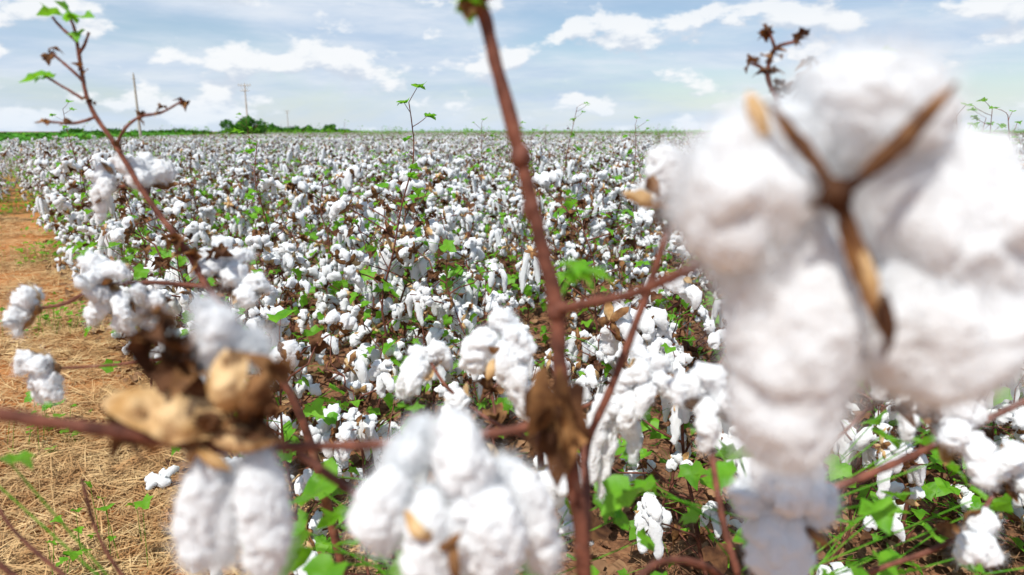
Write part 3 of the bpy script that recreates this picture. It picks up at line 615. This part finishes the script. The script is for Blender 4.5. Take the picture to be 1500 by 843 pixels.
# twiggy plant behind the big boll
mb = MB()
tube(mb, [(.315,.8,1.547),(.293,.8,1.539),(.287,.8,1.512),(.298,.8,1.487),(.310,.8,1.467),(.335,.8,1.38),(.36,.8,1.3),(.42,.85,.9),(.45,.9,-.02)], [.002,.0022,.0026,.0028,.003,.0036,.0042,.006,.008], 1, 8, 70, .2)
for pth in ([(.310,.8,1.467),(.322,.8,1.495),(.332,.8,1.523)],[(.287,.8,1.512),(.278,.8,1.52),(.268,.8,1.524)],[(.293,.8,1.539),(.288,.8,1.55),(.284,.8,1.558)],[(.32,.8,1.49),(.34,.8,1.51),(.352,.8,1.517)],
            [(.42,.85,1.0),(.45,.88,1.3),(.459,.9,1.50),(.459,.9,1.54)]):
    tube(mb, pth, [.0022,.0018,.0014], 1, 6, 20, .2)
for q in [(.332,.8,1.523),(.268,.8,1.524),(.284,.8,1.558),(.318,.8,1.549),(.352,.8,1.517),(.30,.8,1.50),(.322,.8,1.497),(.287,.8,1.512),(.31,.8,1.475),(.305,.8,1.49),(.29,.8,1.53),(.327,.8,1.51)]:
    for _ in range(5): leaf(mb, A(*q)+rng.normal(0,.003,3), rng.normal(0,1,3)+[0,0,.4], rng.uniform(.007,.013), 3 if rng.random()<.55 else 5, .6, .6)
for d in [(-.9,-.2,.1),(.8,-.3,-.1),(.2,-.7,.4)]: leaf(mb, (.459,.9,1.54), d, .026, 2 if d[0]<.5 else 4, .3, .3)
for q, ax, s, dr in [((.43,.86,1.2),(.2,-.5,.5),.85,.6),((.5,.85,1.12),(.4,-.5,.3),.9,.6)]: 
    tube(mb, [(.415,.85,1.02), A(*q)], [.003,.002], 1, 6, 6); boll(mb, q, ax, s, True, dr)
mb.obj('cotton_plant', PM)

# low foreground leaves / twigs bottom-left plant
mb = MB()
tube(mb, [(-.60,.62,1.15),(-.50,.60,1.02),(-.42,.62,.96),(-.36,.66,.85),(-.33,.7,-.02)], [.002,.003,.0035,.004,.007], 1, 8, 36, .2)
tube(mb, [(-.42,.62,.96),(-.52,.64,1.04),(-.56,.66,1.10)], [.003,.002,.0015], 1, 8, 16, .2)
tube(mb, [(-.36,.65,.88),(-.44,.66,1.0),(-.47,.68,1.08)], [.003,.002,.0015], 1, 8, 16, .2)
for q, d, s in [((-.50,.62,1.135),(1,-.2,0),.032),((-.56,.66,1.10),(.3,-.3,.7),.022),((-.36,.52,.985),(-.5,-.6,.1),.045),((-.32,.52,.98),(.8,-.4,0),.04),((-.40,.55,.97),(-1,0,0),.035)]:
    tube(mb, [A(-.40,.64,.94), A(*q)], [.0012,.001], 2, 5, 5); leaf(mb, q, d, s, 2, .2, .2)
boll(mb, (-.42,.56,.965), (-.2,-.5,.3), .9, True, .3); tube(mb, [(-.38,.65,.88),(-.42,.56,.965)], [.003,.002], 1, 6, 6)
for i in range(34):
    an = rng.uniform(0, 6.28); r = rng.uniform(.02, .16); q = A(-.12+np.cos(an)*r*1.1, .72+np.sin(an)*r*.6, rng.uniform(.80, 1.02))
    leaf(mb, q, [np.cos(an), np.sin(an), -.3], rng.uniform(.035,.055), 2, .25, .3); tube(mb, [A(-.12,.75,q[2]-.08), q], [.0013,.001], 2, 4, 4)
tube(mb, [(-.12,.74,1.0),(-.12,.75,.6),(-.13,.78,-.02)], [.003,.005,.007], 1, 8, 12)
mb.obj('cotton_plant', PM)

# ------------------------------------------------------------------ sky
SUN_EL, SUN_AZ = math.radians(58), math.radians(205)
w = bpy.data.worlds.new('World'); scene.world = w; w.use_nodes = True; nt = w.node_tree; nt.nodes.clear(); L = nt.links.new
out = N(nt, 'ShaderNodeOutputWorld'); bg = N(nt, 'ShaderNodeBackground'); bg.inputs['Strength'].default_value = .12; L(bg.outputs[0], out.inputs[0])
sky = N(nt, 'ShaderNodeTexSky', sky_type='NISHITA'); sky.sun_disc = False; sky.sun_elevation = SUN_EL; sky.sun_rotation = SUN_AZ
sky.air_density = 1.0; sky.dust_density = .5; sky.ozone_density = 2.
tc = N(nt, 'ShaderNodeTexCoord'); sp = N(nt, 'ShaderNodeSeparateXYZ'); L(tc.outputs['Generated'], sp.inputs[0])
def mth(op, a, b=None, c=None):
    n = N(nt, 'ShaderNodeMath', operation=op)
    for i, v in enumerate((a, b, c)):
        if v is None: continue
        if isinstance(v, (int, float)): n.inputs[i].default_value = v
        else: L(v, n.inputs[i])
    return n.outputs[0]
az = mth('ARCTAN2', sp.outputs[0], sp.outputs[1]); el = sp.outputs[2]
def cn(sa, se, detail, off, de=0., rough=.55, dist=0.):
    c = N(nt, 'ShaderNodeCombineXYZ'); L(mth('MULTIPLY', az, sa), c.inputs[0]); L(mth('MULTIPLY_ADD', el, se, de*se), c.inputs[1]); c.inputs[2].default_value = off
    n = N(nt, 'ShaderNodeTexNoise'); n.inputs['Scale'].default_value = 1; n.inputs['Detail'].default_value = detail; n.inputs['Roughness'].default_value = rough; n.inputs['Distortion'].default_value = dist
    L(c.outputs[0], n.inputs['Vector']); return n.outputs['Fac']
def mr(v, a, b, c=0., d=1.):
    n = N(nt, 'ShaderNodeMapRange', interpolation_type='SMOOTHSTEP'); L(v, n.inputs[0])
    for i, q in enumerate((a, b, c, d)): n.inputs[i+1].default_value = q
    return n.outputs[0]
def mix(f, a, b):
    n = N(nt, 'ShaderNodeMix', data_type='RGBA')
    if isinstance(f, (int, float)): n.inputs[0].default_value = f
    else: L(f, n.inputs[0])
    for i, v in ((6, a), (7, b)):
        if isinstance(v, tuple): n.inputs[i].default_value = (*v, 1)
        else: L(v, n.inputs[i])
    return n.outputs[2]
veil = mr(cn(1.6, 8., 7, 3.3, rough=.6, dist=.4), .42, .64, .10, .95)
tex = cn(3.5, 20., 8, 8.1, rough=.6, dist=.3)
vcol = mix(mr(tex, .35, .68), (4.3, 5.4, 6.9), (6.6, 7.1, 7.8))
base = mix(veil, sky.outputs[0], vcol)
p0 = cn(9., 18., 9, 2.9, rough=.55); p1 = cn(9., 18., 9, 2.9, de=.02, rough=.55)
pm = mr(p0, .51, .59)
shade = mr(mth('SUBTRACT', p0, p1), -.07, .07)
pcol = mix(shade, (5.3, 5.9, 6.8), (8.2, 8.3, 8.4))
band = mr(el, .36, .12)
fin = mix(mth('MULTIPLY', mth('MULTIPLY', pm, band), .88), base, pcol)
hz = mr(el, .06, .0)
fin = mix(mth('MULTIPLY', hz, .55), fin, (5.9, 6.9, 8.1))
L(fin, bg.inputs[0])

sd = bpy.data.lights.new('sun', 'SUN'); sd.energy = 4.8; sd.angle = math.radians(.6); sd.color = (1, .965, .9)
so = bpy.data.objects.new('sun', sd); scene.collection.objects.link(so)
dirv = Vector((math.sin(SUN_AZ)*math.cos(SUN_EL), math.cos(SUN_AZ)*math.cos(SUN_EL), math.sin(SUN_EL)))
so.rotation_euler = dirv.to_track_quat('Z', 'Y').to_euler()

cam = bpy.data.cameras.new('camera'); co = bpy.data.objects.new('camera', cam); scene.collection.objects.link(co); scene.camera = co
cam.lens = 24; cam.sensor_width = 36; cam.clip_start = .02; cam.clip_end = 6000
co.location = (0, 0, 1.45); co.rotation_euler = (math.radians(90-12.9), 0, 0)
cam.dof.use_dof = True; cam.dof.focus_distance = 2.1; cam.dof.aperture_fstop = 3.5
scene.view_settings.view_transform = 'Standard'; scene.view_settings.look = 'None'; scene.view_settings.exposure = 0
